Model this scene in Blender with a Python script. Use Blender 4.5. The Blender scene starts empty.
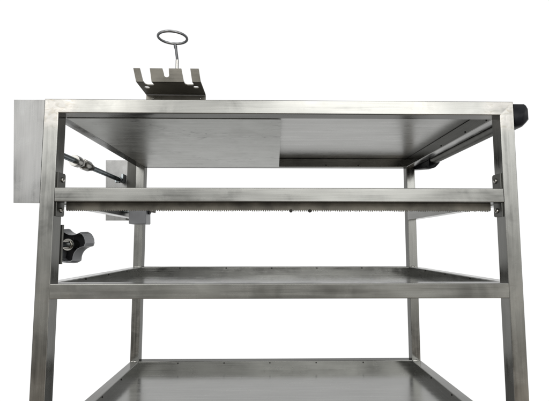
import bpy, bmesh, math, random
from mathutils import Vector, Matrix
from mathutils.geometry import tessellate_polygon
random.seed(7)
S = bpy.context.scene
C = S.collection

# ------------------------------------------------------------------ camera
W, D, T = 0.800, 0.461, 0.0243          # trolley width, depth, tube size (m)
BASE = Vector((W / 2, D / 2, -0.735))   # foot of the trolley in build coordinates (top of frame is z = 0)

cam = bpy.data.cameras.new('camera')
co = bpy.data.objects.new('camera', cam); C.objects.link(co)
cam.sensor_width = 36.0
cam.lens = 372.14 / 549 * 36
cam.shift_y = 12.08 / 549
cam.clip_start = 0.01; cam.clip_end = 100
co.location = Vector((0.37869, -0.6167, -0.24408)) - BASE
co.rotation_euler = (math.radians(90) + 0.08307, 0, -0.01578)
S.camera = co
S.render.resolution_x, S.render.resolution_y = 1024, 748

# ------------------------------------------------------------------ light: made-up surround, white behind, its unseen front banded to shape steel reflections
FRONT = [(-1.0, (0.30, 0.275, 0.24)), (-0.44, (0.78, 0.70, 0.61)), (-0.33, (0.66, 0.60, 0.53)), (-0.25, (0.20, 0.19, 0.175)), (-0.15, (0.80, 0.785, 0.74)),
         (0.10, (1.15, 1.15, 1.13)), (0.20, (2.75, 2.75, 2.72)), (0.27, (3.2, 3.2, 3.16)), (0.36, (2.0, 2.0, 1.97)), (1.0, (1.4, 1.4, 1.4))]
w = bpy.data.worlds.new('World'); S.world = w; w.use_nodes = True
nt = w.node_tree; nt.nodes.clear()
def N(t, **k):
    n = nt.nodes.new(t)
    for a, v in k.items(): setattr(n, a, v)
    return n
def link(a, b): nt.links.new(a, b)
def mrange(src, a, b, c=0.0, d=1.0, smooth=True):
    m = N('ShaderNodeMapRange'); m.interpolation_type = 'SMOOTHSTEP' if smooth else 'LINEAR'
    link(src, m.inputs[0])
    for i, v in zip((1, 2, 3, 4), (a, b, c, d)): m.inputs[i].default_value = v
    return m.outputs[0]
tc = N('ShaderNodeTexCoord'); sx = N('ShaderNodeSeparateXYZ'); link(tc.outputs['Generated'], sx.inputs[0])
rmp = N('ShaderNodeValToRGB'); link(mrange(sx.outputs['Z'], -1, 1, 0, 1, False), rmp.inputs[0])
el = rmp.color_ramp.elements
while len(el) > 1: el.remove(el[-1])
for i, (z, c) in enumerate(FRONT):
    e = el[0] if i == 0 else el.new((z + 1) / 2)
    e.position = (z + 1) / 2; e.color = (c[0] / 4, c[1] / 4, c[2] / 4, 1)
nz = N('ShaderNodeTexNoise'); nz.inputs['Scale'].default_value = 1.0; nz.inputs['Detail'].default_value = 2.0
mpw = N('ShaderNodeMapping'); mpw.inputs['Scale'].default_value = (6.5, 1.0, 1.6); mpw.inputs['Location'].default_value = (0.35, 0, 0)
link(tc.outputs['Generated'], mpw.inputs['Vector']); link(mpw.outputs[0], nz.inputs['Vector'])
var = mrange(nz.outputs[0], 0.40, 0.60, 2.6, 8.6)
mul = N('ShaderNodeMix', data_type='RGBA', blend_type='MULTIPLY'); mul.inputs[0].default_value = 1
link(rmp.outputs[0], mul.inputs[6])
cmb = N('ShaderNodeCombineXYZ')
side = N('ShaderNodeMath', operation='MULTIPLY'); link(var, side.inputs[0]); link(mrange(sx.outputs['X'], .15, .6, 1, 1.3), side.inputs[1])
for i in range(3): link(side.outputs[0], cmb.inputs[i])
link(cmb.outputs[0], mul.inputs[7]); mul.clamp_result = False
low = mrange(sx.outputs['Z'], -0.95, -0.62, 0.60, 1.04)
cl = N('ShaderNodeCombineXYZ')
for i in range(3): link(low, cl.inputs[i])
mx = N('ShaderNodeMix', data_type='RGBA'); link(mrange(sx.outputs['Y'], -0.45, -0.05), mx.inputs[0])
link(mul.outputs[2], mx.inputs[6]); link(cl.outputs[0], mx.inputs[7])
bg = N('ShaderNodeBackground'); link(mx.outputs[2], bg.inputs[0]); bg.inputs[1].default_value = 1.0
wo = N('ShaderNodeOutputWorld'); link(bg.outputs[0], wo.inputs[0])

def added_area_lamp(loc, aim, size, watts, col=(1, 0.97, 0.93)):  # unseen area lamps added for highlights on the steel
    l = bpy.data.lights.new('added_area_lamp', 'AREA'); l.shape = 'RECTANGLE'; l.size, l.size_y = size; l.energy = watts; l.color = col
    o = bpy.data.objects.new('added_area_lamp', l); C.objects.link(o)
    o.location = Vector(loc) - BASE
    o.rotation_euler = (Vector(aim) - Vector(loc)).to_track_quat('-Z', 'Y').to_euler()
added_area_lamp((0.95, -1.7, 1.05), (0.45, 0.1, -0.1), (1.1, 0.7), 10)
added_area_lamp((-0.6, -1.5, 0.9), (0.2, 0.1, -0.2), (0.5, 0.9), 5)
S.view_settings.view_transform = 'Standard'; S.view_settings.look = 'None'
S.view_settings.exposure = 0; S.view_settings.gamma = 1

# ------------------------------------------------------------------ materials
def steel(name, axis, base=(0.158, 0.158, 0.150), rough=0.20, tint=0.62, streak=0.13, smudge=0.0, bump=0.016, bend=0.065, weld_and_sheen=True, var=1.0):
    """brushed stainless steel, brush lines along the given axis ('X','Y','Z')"""
    global nt
    m = bpy.data.materials.new(name); m.use_nodes = True; nt = m.node_tree
    b = nt.nodes['Principled BSDF']
    tc = N('ShaderNodeTexCoord')
    def noise(scale3, detail=3, rough_=0.6, dist=0.0):
        mp = N('ShaderNodeMapping'); mp.inputs['Scale'].default_value = scale3
        link(tc.outputs['Object'], mp.inputs['Vector'])
        n = N('ShaderNodeTexNoise'); n.inputs['Scale'].default_value = 1; n.inputs['Detail'].default_value = detail
        n.inputs['Roughness'].default_value = rough_; n.inputs['Distortion'].default_value = dist
        link(mp.outputs[0], n.inputs['Vector']); return n.outputs[0]
    def stretch(along, across):
        return tuple(along if a == axis else across for a in 'XYZ')
    def math_(op, a, c):
        n = N('ShaderNodeMath', operation=op)
        for i, v in enumerate((a, c)):
            if isinstance(v, (int, float)): n.inputs[i].default_value = v
            else: link(v, n.inputs[i])
        return n.outputs[0]
    lines = noise(stretch(14, 1500), 3, 0.7)
    soft = noise(stretch(6, 190), 3, 0.6)
    wear = noise((22, 22, 22), 4, 0.6, 0.6)
    cloud = noise(stretch(7, 16), 2, 0.5)
    v = math_('ADD', mrange(lines, .3, .7, 1 - streak * .5, 1 + streak * .5), mrange(soft, .3, .7, -streak * .6, streak * .6))
    v = math_('MULTIPLY', v, mrange(wear, .35, .7, 1 - .04 * var, 1 + .05 * var))
    v = math_('MULTIPLY', v, mrange(cloud, .35, .65, 1 - .06 * var, 1 + .07 * var))
    if smudge:
        sm = noise((30, 75, 60), 6, 0.66, 1.6); sm2 = noise((7, 14, 14), 2, 0.5)
        k = math_('MULTIPLY', mrange(sm, .53, .68, 0, 1), mrange(sm2, .48, .62, 0, 1))
        sm3 = noise((70, 170, 60), 4, 0.7, 0.8)
        k = math_('ADD', math_('MULTIPLY', k, smudge), mrange(sm3, .5, .8, 0, smudge * .35))
        v = math_('MULTIPLY', v, math_('SUBTRACT', 1.0, k))
    r = math_('ADD', mrange(wear, .3, .7, rough - .05 * var, rough + .07 * var), mrange(soft, .3, .7, -.04, .04))
    col = N('ShaderNodeMix', data_type='RGBA', blend_type='MULTIPLY'); col.inputs[0].default_value = 1
    col.inputs[6].default_value = (*base, 1)
    cv = N('ShaderNodeCombineXYZ')
    for i in range(3): link(v, cv.inputs[i])
    link(cv.outputs[0], col.inputs[7])
    out = col.outputs[2]
    height = math_('ADD', math_('MULTIPLY', lines, 0.15), 0.0)
    bend_n = noise(stretch(9, 26), 1, 0.4)
    if weld_and_sheen:
        # ground-down welds at the front joints: swirled grinding marks, straw heat tint; plus a painted sheen on the top rail
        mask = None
        for p in [(.014, 0, -.012), (W - .014, 0, -.012), (.03, 0, -.32), (W - .028, 0, -.32), (.645, 0, -.012)]:  # last spot lies off the joints: a sheen put into the colour
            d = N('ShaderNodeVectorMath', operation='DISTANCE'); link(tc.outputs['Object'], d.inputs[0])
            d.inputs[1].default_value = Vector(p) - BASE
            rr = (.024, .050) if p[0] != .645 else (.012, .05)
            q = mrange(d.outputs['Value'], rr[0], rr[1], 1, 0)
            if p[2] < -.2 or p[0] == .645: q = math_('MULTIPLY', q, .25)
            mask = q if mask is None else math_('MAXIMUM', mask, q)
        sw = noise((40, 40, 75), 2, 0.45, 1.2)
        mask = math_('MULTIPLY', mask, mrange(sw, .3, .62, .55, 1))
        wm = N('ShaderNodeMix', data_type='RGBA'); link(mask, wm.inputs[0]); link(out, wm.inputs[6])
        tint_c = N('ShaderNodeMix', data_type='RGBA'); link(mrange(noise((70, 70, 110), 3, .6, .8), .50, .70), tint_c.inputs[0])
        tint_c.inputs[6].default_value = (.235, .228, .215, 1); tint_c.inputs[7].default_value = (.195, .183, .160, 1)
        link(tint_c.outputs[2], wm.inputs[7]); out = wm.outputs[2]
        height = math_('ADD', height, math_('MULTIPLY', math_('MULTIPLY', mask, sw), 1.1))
    link(out, b.inputs['Base Color']); link(r, b.inputs['Roughness'])
    b.inputs['Metallic'].default_value = 1
    b.inputs['Specular Tint'].default_value = (tint, tint, tint, 1)
    bp = N('ShaderNodeBump'); bp.inputs['Strength'].default_value = bump * 4; bp.inputs['Distance'].default_value = 0.0006
    link(height, bp.inputs['Height'])
    bq = N('ShaderNodeBump'); bq.inputs['Strength'].default_value = bend * 3; bq.inputs['Distance'].default_value = 0.006
    link(bend_n, bq.inputs['Height']); link(bp.outputs[0], bq.inputs['Normal'])
    link(bq.outputs[0], b.inputs['Normal'])
    return m

def plain(name, base, rough, metallic=0.0, var=0.15, scale=60, spec=0.5):
    global nt
    m = bpy.data.materials.new(name); m.use_nodes = True; nt = m.node_tree
    b = nt.nodes['Principled BSDF']; tc = N('ShaderNodeTexCoord')
    n = N('ShaderNodeTexNoise'); n.inputs['Scale'].default_value = scale; n.inputs['Detail'].default_value = 4
    link(tc.outputs['Object'], n.inputs['Vector'])
    mxx = N('ShaderNodeMix', data_type='RGBA'); link(mrange(n.outputs[0], .3, .7), mxx.inputs[0])
    mxx.inputs[6].default_value = (*[c * (1 - var) for c in base], 1); mxx.inputs[7].default_value = (*[c * (1 + var) for c in base], 1)
    link(mxx.outputs[2], b.inputs['Base Color']); link(mrange(n.outputs[0], .3, .7, rough * .85, rough * 1.15), b.inputs['Roughness'])
    b.inputs['Metallic'].default_value = metallic
    if metallic: b.inputs['Specular Tint'].default_value = (.5, .5, .5, 1)
    else: b.inputs['Specular IOR Level'].default_value = spec
    bp = N('ShaderNodeBump'); bp.inputs['Strength'].default_value = .15 if metallic else .03; bp.inputs['Distance'].default_value = .0005
    link(n.outputs[0], bp.inputs['Height']); link(bp.outputs[0], b.inputs['Normal'])
    return m

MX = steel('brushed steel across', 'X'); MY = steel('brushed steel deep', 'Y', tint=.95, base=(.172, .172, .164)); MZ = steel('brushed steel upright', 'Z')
MTRAY = steel('tray sheet', 'X', base=(.305, .307, .298), rough=.22, tint=.85, bend=.004, bump=.006, var=.35, weld_and_sheen=False, streak=.12)
MUNDER = steel('smudged sheet', 'X', base=(.305, .308, .292), rough=.36, tint=.9, bend=.006, bump=.01, var=.5, smudge=.50, weld_and_sheen=False, streak=.05)
MTOP = steel('top sheet', 'X', base=(.315, .315, .303), rough=.30, tint=.95, bend=.0, bump=.004, var=.3, weld_and_sheen=False, streak=.02)
MPLATE = steel('side plate sheet', 'Z', base=(.150, .150, .148), rough=.25, bend=.10, weld_and_sheen=False, streak=.10, var=1.6)
MBRK = steel('bracket sheet', 'X', base=(.108, .103, .090), rough=.36, tint=.9, bend=.10, weld_and_sheen=False, streak=.08, var=2.2)
MBRK.node_tree.nodes['Principled BSDF'].inputs['Metallic'].default_value = .7
MEDGE = steel('dark edge strip', 'Z', base=(.045, .045, .042), rough=.4, bend=.05, weld_and_sheen=False)
MANG = steel('corner bracket sheet', 'Z', base=(.10, .10, .094), rough=.35, bend=.05, weld_and_sheen=False, streak=.15)
MZINC = plain('zinc plated thread', (.24, .265, .275), .32, 1.0)
MNUT = plain('nickel nut', (.27, .265, .25), .22, 1.0)
MCHROME = plain('bright wire', (.17, .175, .18), .2, 1.0, .1)
MDWIRE = plain('dull wire', (.07, .072, .075), .35, 1.0, .1)
MSTRIP = plain('oiled blade steel', (.088, .083, .071), .5, 0.7, .5, 25)
MBLACK = plain('black plastic', (.003, .0035, .005), .26, 0, .2, 80, .07)
MHOLLOW = plain('black hollow plastic', (.011, .011, .013), .6, 0, .2, 80, .15)
MGREY = plain('grey plastic', (.135, .139, .148), .34, 0, .05, 40, .45)
MDARK = plain('dark rivet', (.018, .017, .015), .5, 0.6, .2)
MTUBE = plain('handle tube steel', (.11, .11, .103), .35, 1.0, .15)

# ------------------------------------------------------------------ mesh helpers
def obj(name, bm, mat, parent=None, smooth=True, angle=35):
    bmesh.ops.recalc_face_normals(bm, faces=bm.faces[:])
    me = bpy.data.meshes.new(name)
    bmesh.ops.translate(bm, verts=bm.verts[:], vec=-BASE)
    bm.to_mesh(me); bm.free()
    for m in (mat if isinstance(mat, (list, tuple)) else [mat]): me.materials.append(m)
    if smooth:
        me.polygons.foreach_set('use_smooth', [True] * len(me.polygons))
        me.set_sharp_from_angle(angle=math.radians(angle))
    o = bpy.data.objects.new(name, me); C.objects.link(o)
    if parent is not None: o.parent = parent
    return o

def tube(bm, lo, hi, axis, r=0.0016, seg=3, cut=None):
    """rounded square bar from lo to hi, long edges rounded, ends flat"""
    i = 'XYZ'.index(axis); j, k = [q for q in range(3) if q != i]
    pts = []
    for (cu, cv, a0) in ((hi[j] - r, hi[k] - r, 0), (lo[j] + r, hi[k] - r, 90), (lo[j] + r, lo[k] + r, 180), (hi[j] - r, lo[k] + r, 270)):
        for s in range(seg + 1):
            a = math.radians(a0 + 90 * s / seg); pts.append((cu + r * math.cos(a), cv + r * math.sin(a)))
    rings = []
    for e in (lo[i], hi[i]):
        ring = []
        for (u, v) in pts:
            p = [0, 0, 0]; p[i] = e; p[j] = u; p[k] = v; ring.append(bm.verts.new(p))
        rings.append(ring)
    if cut:                                     # mitred ends
        for v in rings[0] + rings[1]: cut(v)
    n = len(pts)
    for s in range(n): bm.faces.new((rings[0][s], rings[0][(s + 1) % n], rings[1][(s + 1) % n], rings[1][s]))
    bm.faces.new(rings[0]); bm.faces.new(rings[1])

def bar(name, lo, hi, axis, mat, parent, r=0.0016, cut=None):
    bm = bmesh.new(); tube(bm, lo, hi, axis, r, cut=cut); o = obj(name, bm, mat, parent)
    wn = o.modifiers.new('normals', 'WEIGHTED_NORMAL'); wn.keep_sharp = True; wn.weight = 100    # flat faces stay flat
    return o

def loft(bm, rings, caps=True):
    vs = [[bm.verts.new(p) for p in ring] for ring in rings]
    n = len(vs[0])
    for a, b in zip(vs, vs[1:]):
        for s in range(n): bm.faces.new((a[s], a[(s + 1) % n], b[(s + 1) % n], b[s]))
    if caps: bm.faces.new(vs[0]); bm.faces.new(vs[-1])

def frame_of(d):
    d = Vector(d).normalized(); a = Vector((0, 0, 1)) if abs(d.z) < .9 else Vector((1, 0, 0))
    u = d.cross(a).normalized(); return d, u, d.cross(u).normalized()

def cyl(bm, p, q, r0, r1=None, seg=24, caps=True):
    p, q = Vector(p), Vector(q); r1 = r0 if r1 is None else r1
    d, u, v = frame_of(q - p)
    ring = lambda c, r: [c + (u * math.cos(t) + v * math.sin(t)) * r for t in [2 * math.pi * s / seg for s in range(seg)]]
    loft(bm, [ring(p, r0), ring(q, r1)], caps)

def lathe(bm, p, axis, prof, seg=28):
    """prof: (distance along axis, radius)"""
    p = Vector(p); d, u, v = frame_of(axis)
    loft(bm, [[p + d * h + (u * math.cos(t) + v * math.sin(t)) * r for t in [2 * math.pi * s / seg for s in range(seg)]] for h, r in prof])

def path_tube(bm, pts, r, seg=14, closed=False):
    pts = [Vector(p) for p in pts]; n = len(pts); rings = []; up = None
    for i, p in enumerate(pts):
        d = (pts[(i + 1) % n] - pts[i - 1]) if closed or 0 < i < n - 1 else (pts[1] - pts[0] if i == 0 else pts[-1] - pts[-2])
        d.normalize()
        if up is None: up = frame_of(d)[1]
        u = (up - d * up.dot(d)).normalized(); v = d.cross(u); up = u
        rr = r[i] if isinstance(r, (list, tuple)) else r
        rings.append([p + (u * math.cos(t) + v * math.sin(t)) * rr for t in [2 * math.pi * s / seg for s in range(seg)]])
    if closed: rings.append(rings[0])
    if closed:
        vs = [[bm.verts.new(q) for q in ring] for ring in rings[:-1]]; vs.append(vs[0])
        for a, b in zip(vs, vs[1:]):
            for s in range(seg): bm.faces.new((a[s], a[(s + 1) % seg], b[(s + 1) % seg], b[s]))
    else: loft(bm, rings)

def sheet(bm, outer, holes, fn, thick):
    """flat sheet of any outline (with holes): fn maps 2-D to 3-D, thick is the thickness vector"""
    loops = [outer] + list(holes); th = Vector(thick)
    flat = [p for l in loops for p in l]
    a = [bm.verts.new(Vector(fn(*p))) for p in flat]; b = [bm.verts.new(Vector(fn(*p)) + th) for p in flat]
    for t in tessellate_polygon([[Vector((p[0], p[1], 0)) for p in l] for l in loops]):
        try: bm.faces.new([a[i] for i in t]); bm.faces.new([b[i] for i in reversed(t)])
        except ValueError: pass
    o = 0
    for l in loops:
        n = len(l)
        for s in range(n):
            i, j = o + s, o + (s + 1) % n
            bm.faces.new((a[i], a[j], b[j], b[i]))
        o += n

def thing(name, label, cat, group=None):
    o = bpy.data.objects.new(name, None); C.objects.link(o); o.empty_display_size = .05
    o['label'] = label; o['category'] = cat
    if group: o['group'] = group
    return o

# ------------------------------------------------------------------ the trolley frame
cart = thing('service_trolley', 'brushed stainless steel workshop trolley with two tray shelves and a black-ended side handle', 'trolley')
ZB, HB = -0.15113, 0.0238      # cross bar
ZS, HS = -0.30908, 0.0249      # middle shelf frame
ZL, HL = -0.56589, 0.0249      # lower shelf frame
E = 0.0003                     # hairline weld gap, so that no two faces share a plane

for (x, y) in ((0, 0), (W - T, 0), (0, D - T), (W - T, D - T)):
    def leg_cut(v, x=x, y=y):
        if y == 0 and v.co.z > -.1: v.co.z = -(v.co.x if x == 0 else W - v.co.x)
    lg = bar('leg', (x, y, BASE.z + .012), (x + T, y + T, -T), 'Z', MZ, cart, cut=leg_cut)
    bm = bmesh.new(); tube(bm, (x - .0015, y - .0015, BASE.z), (x + T + .0015, y + T + .0015, BASE.z + .03), 'Z', .003); obj('foot_cap', bm, MBLACK, lg)

RIV = bmesh.new(); lathe(RIV, BASE, (0, 0, 1), [(-.001, .0019), (.0006, .0019), (.0011, .0013), (.0013, .0004)], 12)
riv0 = None
def rivet(parent, p, direction):
    global riv0
    if riv0 is None:
        riv0 = obj('rivet', RIV, MDARK, parent); o = riv0
    else:
        o = riv0.copy(); C.objects.link(o); o.parent = parent
    o.location = Vector(p) - BASE
    o.rotation_euler = Vector(direction).to_track_quat('Z', 'Y').to_euler()

def frame(z1, z0, front_full, riv_z, xs, ys):
    """four tube rails with rivets along the inner faces"""
    if front_full:
        def rail_cut(v): v.co.x = -v.co.z if v.co.x < .1 else W + v.co.z
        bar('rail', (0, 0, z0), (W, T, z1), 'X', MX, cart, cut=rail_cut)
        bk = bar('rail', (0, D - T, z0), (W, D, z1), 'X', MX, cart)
    else:
        bar('rail', (T, .0002, z0), (W - T, T, z1), 'X', MX, cart)
        bk = bar('rail', (T, D - T, z0), (W - T, D - .0002, z1), 'X', MX, cart)
    sl = bar('rail', (.0002, T, z0), (T, D - T, z1), 'Y', MY, cart)
    sr = bar('rail', (W - T, T, z0), (W - .0002, D - T, z1), 'Y', MY, cart)
    for x in xs: rivet(bk, (x, D - T, riv_z), (0, -1, 0))
    for y in ys:
        rivet(sl, (T, y, riv_z), (1, 0, 0)); rivet(sr, (W - T, y, riv_z), (-1, 0, 0))
frame(0, -T, True, -.0195, (.5436, .6366, .7600), (.040, .1136, .219, .32))
frame(ZS, ZS - HS, False, ZS - .0034, (.1311, .2600, .388, .5147, .6417), (.120, .2234, .330))
frame(ZL, ZL - HL, False, ZL - .0048, (.1309, .257, .3827, .510, .640), (.110, .213, .316))

# tray sheets welded into the two lower frames, their floor near the bottom of the tube
for z in (ZS - HS, ZL - HL):
    bm = bmesh.new()
    sheet(bm, [(T, T), (W - T, T), (W - T, D - T), (T, D - T)], [], lambda a, b, z=z: (a, b, z + .0004), (0, 0, .0012))
    obj('tray', bm, MTRAY, cart)
# top sheet laid over the top frame, seen from below on the right
bm = bmesh.new()
sheet(bm, [(.004, .012), (W - .004, .012), (W - .004, D - .004), (.004, D - .004)], [], lambda a, b: (a, b, .0003), (0, 0, .0015))
obj('top_sheet', bm, MTOP, cart)
# smudged closing panel under the left half of the top
bm = bmesh.new()
sheet(bm, [(T + .0012, T + .0012), (.4004, T + .0012), (.4084, D - T + .0010), (T + .0012, D - T + .0010)], [], lambda a, b: (a, b, -T - .0010), (0, 0, .0012))
o = obj('underside_panel', bm, MUNDER, cart); o['label'] = 'smudged grey sheet closing the left half of the top from below'

# side rails at the height of the cross bar
for x in (.0002, W - T - .0002 + .0002):
    bar('rail', (x, T, -.1770), (x + T - .0002, D - T, -.1770 + T), 'Y', MY, cart)

# cross bar between the front legs, its serrated strip and corner brackets
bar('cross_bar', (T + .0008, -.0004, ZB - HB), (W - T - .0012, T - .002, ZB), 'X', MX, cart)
bm = bmesh.new()
x0, x1, pitch = .0322, .7655, .0032
pts = [(x0, -.150), (x0, -.1866)]
n = int((x1 - x0) / pitch)
for i in range(n):
    x = x0 + i * pitch; d = random.uniform(-.0004, .0004)
    pts += [(x + pitch * .20, -.1866), (x + pitch * .36, -.1886 + d), (x + pitch * .74, -.1886 + d), (x + pitch * .92, -.1866)]
pts += [(x1, -.1866), (x1, -.150)]
sheet(bm, pts, [], lambda a, b: (a, T - .0018, b), (0, .0016, 0))
strip = obj('serrated_strip', bm, MSTRIP, cart, smooth=False); strip['label'] = 'dark serrated strip behind the cross bar with fine teeth along its lower edge'
for x in (.4171, .4498):
    bm = bmesh.new(); lathe(bm, (x, T - .0018, -.1880), (0, -1, 0), [(-.001, .0028), (.002, .0028), (.003, .0016)], 16); obj('screw', bm, MDARK, strip)

def screw(parent, p, d):
    bm = bmesh.new()
    p = Vector(p); d = Vector(d); _, u, v = frame_of(d)
    lathe(bm, p, d, [(-.001, .0044), (.0012, .0044), (.0022, .0036), (.0025, .0022), (.0013, .0018), (.0013, .0003)], 24)
    o = obj('screw', bm, MNUT, parent)
    return o
for side in (0, 1):
    s = 1 if side == 0 else -1
    xf = T if side == 0 else W - T
    yy0, yy1 = .0045, .0272
    bm = bmesh.new()
    r = .004
    out = [(yy0, -.1985), (yy1 - r, -.1985), (yy1 - .001, -.1985 + .001), (yy1, -.1985 + r), (yy1, -.1245 - r), (yy1 - .001, -.1255), (yy1 - r, -.1245), (yy0, -.1245)]
    sheet(bm, out, [], lambda a, b: (xf + s * .0002, a, b), (s * .0022, 0, 0))
    br = obj('corner_bracket', bm, MANG, cart)
    for z in (-.1360, -.1878): screw(br, (xf + s * .0024, .0178, z), (s, 0, 0))

# ground weld beads where the side rails meet the rear legs
for z in (ZS, ZL):
    for x0, x1 in ((.003, T - .003), (W - T + .003, W - .003)):
        bm = bmesh.new()
        pts = [(x0 + (x1 - x0) * i / 14, D - T - .0004 + random.uniform(-.0003, .0003), z + .0002 + random.uniform(-.0004, .0006)) for i in range(15)]
        path_tube(bm, pts, [.0012 + .0010 * math.sin(math.pi * i / 14) + random.uniform(-.0003, .0003) for i in range(15)], 10)
        obj('weld_bead', bm, MNUT, cart)

# side plates: one beside the front left leg, one beside the rear left leg
def side_plate(c, y, th):
    bm = bmesh.new(); sheet(bm, c, [], lambda a, b: (a, y, b), (0, th, 0))
    bmesh.ops.bevel(bm, geom=[e for e in bm.edges if len(e.link_faces) == 2 and e.calc_face_angle(0) > .5], offset=.0005, segments=2, affect='EDGES')
    return obj('side_plate', bm, MPLATE, cart)
side_plate([(-.0565, .0008), (-.0008, .0010), (-.0008, -.1768), (-.0470, -.1765)], .0075, .003)
bm = bmesh.new(); tube(bm, (-.0040, .0060, -.1770), (-.0004, .0230, .0002), 'Z', .0012); obj('edge_strip', bm, MEDGE, cart)
side_plate([(-.0940, -.0030), (-.0275, -.0030), (-.0230, -.1784), (-.0880, -.1784)], .455, .003)
bm = bmesh.new(); tube(bm, (-.0278, .4455, -.1770), (-.0003, .4540, -.0030), 'Z', .001); obj('edge_strip', bm, MEDGE, cart)

# threaded rod running front to back between the side plates
RX, RZ = -.0437, -.0640
bm = bmesh.new()
prof = []; y = 0.0
while y < .4440:                       # a coarse rolled thread
    prof += [(y, .0060), (y + .0011, .0054)]; y += .0022
lathe(bm, (RX, .011, RZ), (0, 1, 0), prof, 18)
rod = obj('threaded_rod', bm, MZINC, cart, angle=60)
def hexnut(y0, y1, r, name='nut', mat=MNUT):
    bm = bmesh.new()
    hexa = lambda y, rr, k: [Vector((RX + rr * math.cos(math.pi * (s + .3) / 3) , y, RZ + rr * math.sin(math.pi * (s + .3) / 3))) for s in range(6)]
    loft(bm, [hexa(y0, r * .86, 0), hexa(y0 + .002, r, 0), hexa(y1 - .002, r, 0), hexa(y1, r * .86, 0)])
    obj(name, bm, mat, rod)
bm = bmesh.new(); lathe(bm, (RX, .186, RZ), (0, 1, 0), [(0, .008), (0, .0118), (.003, .0126), (.016, .0126), (.019, .0118), (.019, .008)], 28); obj('collar', bm, MNUT, rod)
hexnut(.206, .222, .0100)
bm = bmesh.new(); lathe(bm, (RX, .223, RZ), (0, 1, 0), [(0, .008), (0, .0112), (.003, .0122), (.024, .0122), (.030, .0095), (.042, .0080), (.045, .0062)], 28); obj('collar', bm, MNUT, rod)
hexnut(.428, .4390, .0088, mat=MZINC)
bm = bmesh.new(); tube(bm, (RX + .0005, .4410, RZ - .006), (RX + .0075, .4542, RZ + .018), 'Z', .0015); obj('stop_tab', bm, MZINC, rod)
bm = bmesh.new(); tube(bm, (RX - .020, .4500, RZ - .004), (RX - .015, .4542, RZ + .009), 'Z', .001); obj('stop_tab', bm, MZINC, rod)

# clamp plate and three-lobed knob behind the front left leg
bm = bmesh.new(); tube(bm, (-.004, .0275, -.2790), (.0260, .0310, -.2120), 'Z', .0008); cp = obj('clamp_plate', bm, MANG, cart)
KX, KZ, KY = .0105, -.2460, .075
LOBES = (-98, 21, 141)
def knob_outline(R, off=0.0):
    """three blunt lobes joined by concave flanks"""
    pts = []; hw = .46; R = R - off
    for q in range(3):
        d = math.radians(LOBES[q])
        e = math.radians(LOBES[(q + 1) % 3])                      # next lobe going counter-clockwise
        while e < d: e += 2 * math.pi
        for i in range(41):                                       # blunt finely ribbed tip with rounded corners
            t = d - hw + 2 * hw * i / 40; f = abs(i - 20) / 20
            k = R * (1 - .05 * f ** 4 - .02 * f * f - .010 * (.5 - .5 * math.cos(i * 2 * math.pi / 8)))
            pts.append((k * math.cos(t), k * math.sin(t)))
        A = Vector(pts[-1]); B = Vector((.93 * R * math.cos(e - hw), .93 * R * math.sin(e - hw)))
        m = (d + e) / 2; M = Vector((math.cos(m), math.sin(m))) * (R * .57); K = 2 * M - (A + B) / 2
        for i in range(1, 16):
            u = i / 16; pts.append(tuple(A * (1 - u) ** 2 + K * 2 * u * (1 - u) + B * u * u))
    return pts
R = .0335
bm = bmesh.new()
mkr = lambda y, o, R_=R: [Vector((KX + a, y, KZ + b)) for a, b in knob_outline(R_ * (1 + 1.6 * (y - KY)), o)]
loft(bm, [mkr(KY + .027, .0032), mkr(KY + .0015, .0030), mkr(KY, .0024), mkr(KY, .0008), mkr(KY + .001, 0), mkr(KY + .026, -.0006, R), mkr(KY + .031, .0006), mkr(KY + .034, .004)], caps=False)
bm.faces.new([bm.verts.new(p) for p in mkr(KY + .034, .004)])
bmesh.ops.remove_doubles(bm, verts=bm.verts[:], dist=1e-5)
knob = obj('clamp_knob', bm, MGREY, cart); knob['label'] = 'grey three-lobed clamp knob with a hollow black back'
bm = bmesh.new(); loft(bm, [mkr(KY + .0245, .0028), mkr(KY + .0262, .0028)]); obj('hollow', bm, MHOLLOW, knob)
bm = bmesh.new(); loft(bm, [mkr(KY + .0240, .0026), mkr(KY + .0018, .0033), mkr(KY + .0018, .0028), mkr(KY + .0244, .0023)], caps=False); obj('hollow', bm, MHOLLOW, knob)
bm = bmesh.new(); cyl(bm, (KX, .020, KZ), (KX, KY + .026, KZ), .0050, seg=20); obj('stem', bm, MZINC, knob)
bm = bmesh.new(); lathe(bm, (KX, KY - .001, KZ), (0, 1, 0), [(0, .0062), (0, .0108), (.0012, .0114), (.003, .0114), (.004, .010), (.024, .0095)], 28); obj('washer', bm, MNUT, knob)
bm = bmesh.new(); lathe(bm, (KX, KY - .006, KZ), (0, 1, 0), [(0, .0052), (0, .0076), (.0012, .0083), (.005, .0083)], 6); obj('nut', bm, MNUT, knob)
for a in (81, -38.5, 201.5):
    a = math.radians(a); bm = bmesh.new(); c = Vector((math.cos(a), 0, math.sin(a)))
    cyl(bm, Vector((KX, KY + .016, KZ)) + c * .008, Vector((KX, KY + .016, KZ)) + c * .0145, .0012, seg=8); obj('web', bm, MHOLLOW, knob)

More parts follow.
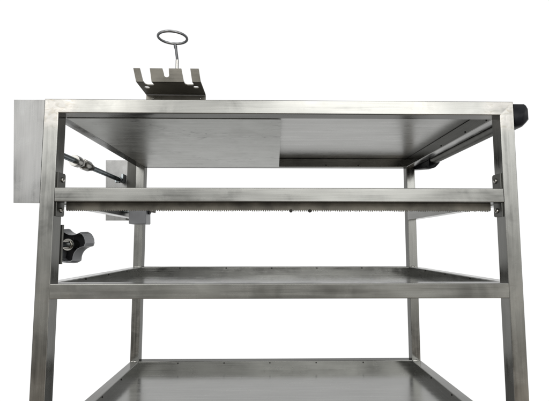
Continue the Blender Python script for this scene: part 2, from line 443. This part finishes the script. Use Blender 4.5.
# grey clamp block hanging inside the left side rail
bm = bmesh.new()
def ring_block(y, g):
    return [Vector(p) for p in [(.0345 + g, y, -.148), (.0765 - g, y, -.148), (.0780 - g, y, -.196 + g + .002), (.0765 - g, y, -.196 + g), (.0370 + g, y, -.196 + g), (.0355 + g, y, -.196 + g + .002)]]
loft(bm, [ring_block(.3000, .0012), ring_block(.3012, 0), ring_block(.334, 0), ring_block(.342, .004)])
blk = obj('clamp_block', bm, MGREY, cart, smooth=False); blk['label'] = 'grey plastic block hanging under the left side rail'
bm = bmesh.new(); cyl(bm, (.0230, .318, -.165), (.0360, .318, -.165), .004, seg=16); obj('bolt', bm, MZINC, blk)
bm = bmesh.new(); cyl(bm, (.0772, .318, -.1640), (.0815, .318, -.1640), .0075, seg=20); obj('bolt', bm, MHOLLOW, blk)
bm = bmesh.new(); cyl(bm, (.0815, .318, -.1620), (.0905, .318, -.1620), .0048, seg=16); cyl(bm, (.0905, .318, -.1620), (.0945, .318, -.1620), .0062, seg=6); obj('bolt', bm, MNUT, blk)

# push handle on the right side: tube between two black end mounts
HXc, HZc, HR = W + .0142, -.0232, .0118
bm = bmesh.new(); cyl(bm, (HXc, .030, HZc), (HXc, .352, HZc), HR, seg=32)
handle = obj('handle', bm, MTUBE, cart); handle['label'] = 'dark tube handle along the right edge with black plastic ends'
def octo(y, x0, x1, z0, z1, c):
    return [Vector(p) for p in [(x0, y, z1), (x1 - c, y, z1), (x1 - c * .45, y, z1 - c * .4), (x1, y, z1 - c * 1.3), (x1, y, z0 + c * 1.6), (x1 - c * .6, y, z0 + c * .9), (x1 - c * 1.4, y, z0 + c * .15), (x1 - c * 1.9, y, z0), (x0 + .004, y, z0), (x0, y, z0 + .003)]]
bm = bmesh.new()
loft(bm, [octo(.0010, W + .001, W + .0240, -.0380, -.0052, .0055), octo(.0030, W + .0006, W + .0268, -.0404, -.0034, .0066), octo(.012, W + .0006, W + .0335, -.0420, -.0026, .0088), octo(.050, W + .0006, W + .0338, -.0420, -.0026, .0088), octo(.060, W + .0006, W + .0325, -.0420, -.0050, .0080)])
obj('end_cap', bm, MBLACK, handle, angle=50)
bm = bmesh.new()
loft(bm, [octo(.3430, W + .0006, W + .0285, -.0440, -.0042, .0088), octo(.345, W + .0006, W + .0300, -.0452, -.0036, .0088), octo(.372, W + .0006, W + .0290, -.0440, -.0042, .0088), octo(.456, W + .0006, W + .020, -.0300, -.0060, .006)])
obj('end_cap', bm, MBLACK, handle, angle=50)

# slotted sheet bracket standing on the top: foot, overhanging shelf, upright fingers
XL, XR, YF, ZH, YB_, ZT, TH = .1538, .2626, .050, .0280, -.0060, .0496, .0018
bm = bmesh.new()
sheet(bm, [(XL, .0019), (XR, .0019), (XR, ZH), (XL, ZH)], [], lambda a, b: (a, YF, b), (0, TH, 0))
def arc(cx, cy, rx, ry, a0, a1, n=8): return [(cx + rx * math.cos(math.radians(a0 + (a1 - a0) * i / n)), cy + ry * math.sin(math.radians(a0 + (a1 - a0) * i / n))) for i in range(n + 1)]
ell = lambda cx, cy, rx, ry: [(cx + rx * math.cos(2 * math.pi * i / 20), cy + ry * math.sin(2 * math.pi * i / 20)) for i in range(20)]
# shelf part (a = x, b = y), slots bite 13 mm into it
sl = lambda x0, x1, y: [(x0, YB_)] + arc(x0 + .0050, y - .0050, .0050, .0050, 180, 90, 6) + arc(x1 - .0034, y - .0034, .0034, .0034, 90, -20, 6) + [(x1 - .0010, YB_)]
out = [(XL + .001, YB_)] + [(p) for p in sl(.1668, .1818, .0082)] + sl(.2352, .2502, .0070) + [(XR + .001, YB_), (XR, YF - E), (XL, YF - E)]
sheet(bm, out, [ell(.1660, .0172, .0050, .0042), ell(.2518, .0152, .0050, .0042)], lambda a, b: (a, b, ZH), (0, 0, TH))
# upright fingers (b = height fraction above the bend)
up = lambda a, b: (a - .0026 * b, YB_ - .0045 * b, ZH + (ZT - ZH) * b)
sheet(bm, [(XL + .001, 0), (.1668, 0), (.1646, 1), (XL - .0002, 1)], [], up, (0, TH, 0))
mid = [(.1808, 0), (.2352, 0), (.2340, 1), (.2130, 1), (.2120, .62)] + arc(.2076, .53, .0044, .19, 0, -180, 10) + [(.2034, .62), (.2022, 1), (.1812, 1)]
sheet(bm, mid, [], up, (0, TH, 0))
sheet(bm, [(.2492, 0), (XR + .001, 0), (XR + .0006, 1), (.2490, 1)], [], up, (0, TH, 0))
brk = obj('slotted_bracket', bm, MBRK, cart, smooth=False); brk['label'] = 'dull grey bent bracket with three slots and two oval holes, bolted to the trolley top'
for x in (.1660, .2520):
    bm = bmesh.new(); lathe(bm, (x, YF, .0215), (0, -1, 0), [(-.001, .0020), (.0012, .0020), (.0018, .0012)], 16); obj('bolt', bm, MNUT, brk)

# ------------------------------------------------------------------ the ring hook standing in the bracket
hook = thing('ring_hook', 'thin steel wire hook ending in a flat round ring, standing behind the slotted bracket', 'hook')
bm = bmesh.new()
ringc, rr = Vector((.2143, -.0050, .1066)), .0240
path_tube(bm, [ringc + Vector((rr * math.sin(t), rr * math.cos(t), .0025 * math.cos(t) - 0)) for t in [2 * math.pi * i / 56 for i in range(56)]], .0021, 12, closed=True)
obj('ring', bm, MCHROME, hook)
bm = bmesh.new()
path_tube(bm, [(.2165, .020, .030), (.2166, .020, .0795)], .0028, 14)
st = obj('stem', bm, MNUT, hook)
bm = bmesh.new()
path_tube(bm, [(.2166, .020, .0790), (.2160, .0200, .0850), (.2140, .0200, .0990), (.2128, .0200, .1050), (.2120, .0185, .1080)], [.0025, .0023, .0023, .0030, .0022], 14)
obj('wire', bm, MDWIRE, st)
bm = bmesh.new(); lathe(bm, (.2165, .020, ZH + TH), (0, 0, 1), [(0, .0045), (.006, .0045), (.0075, .0025)], 16); obj('base', bm, MNUT, st)
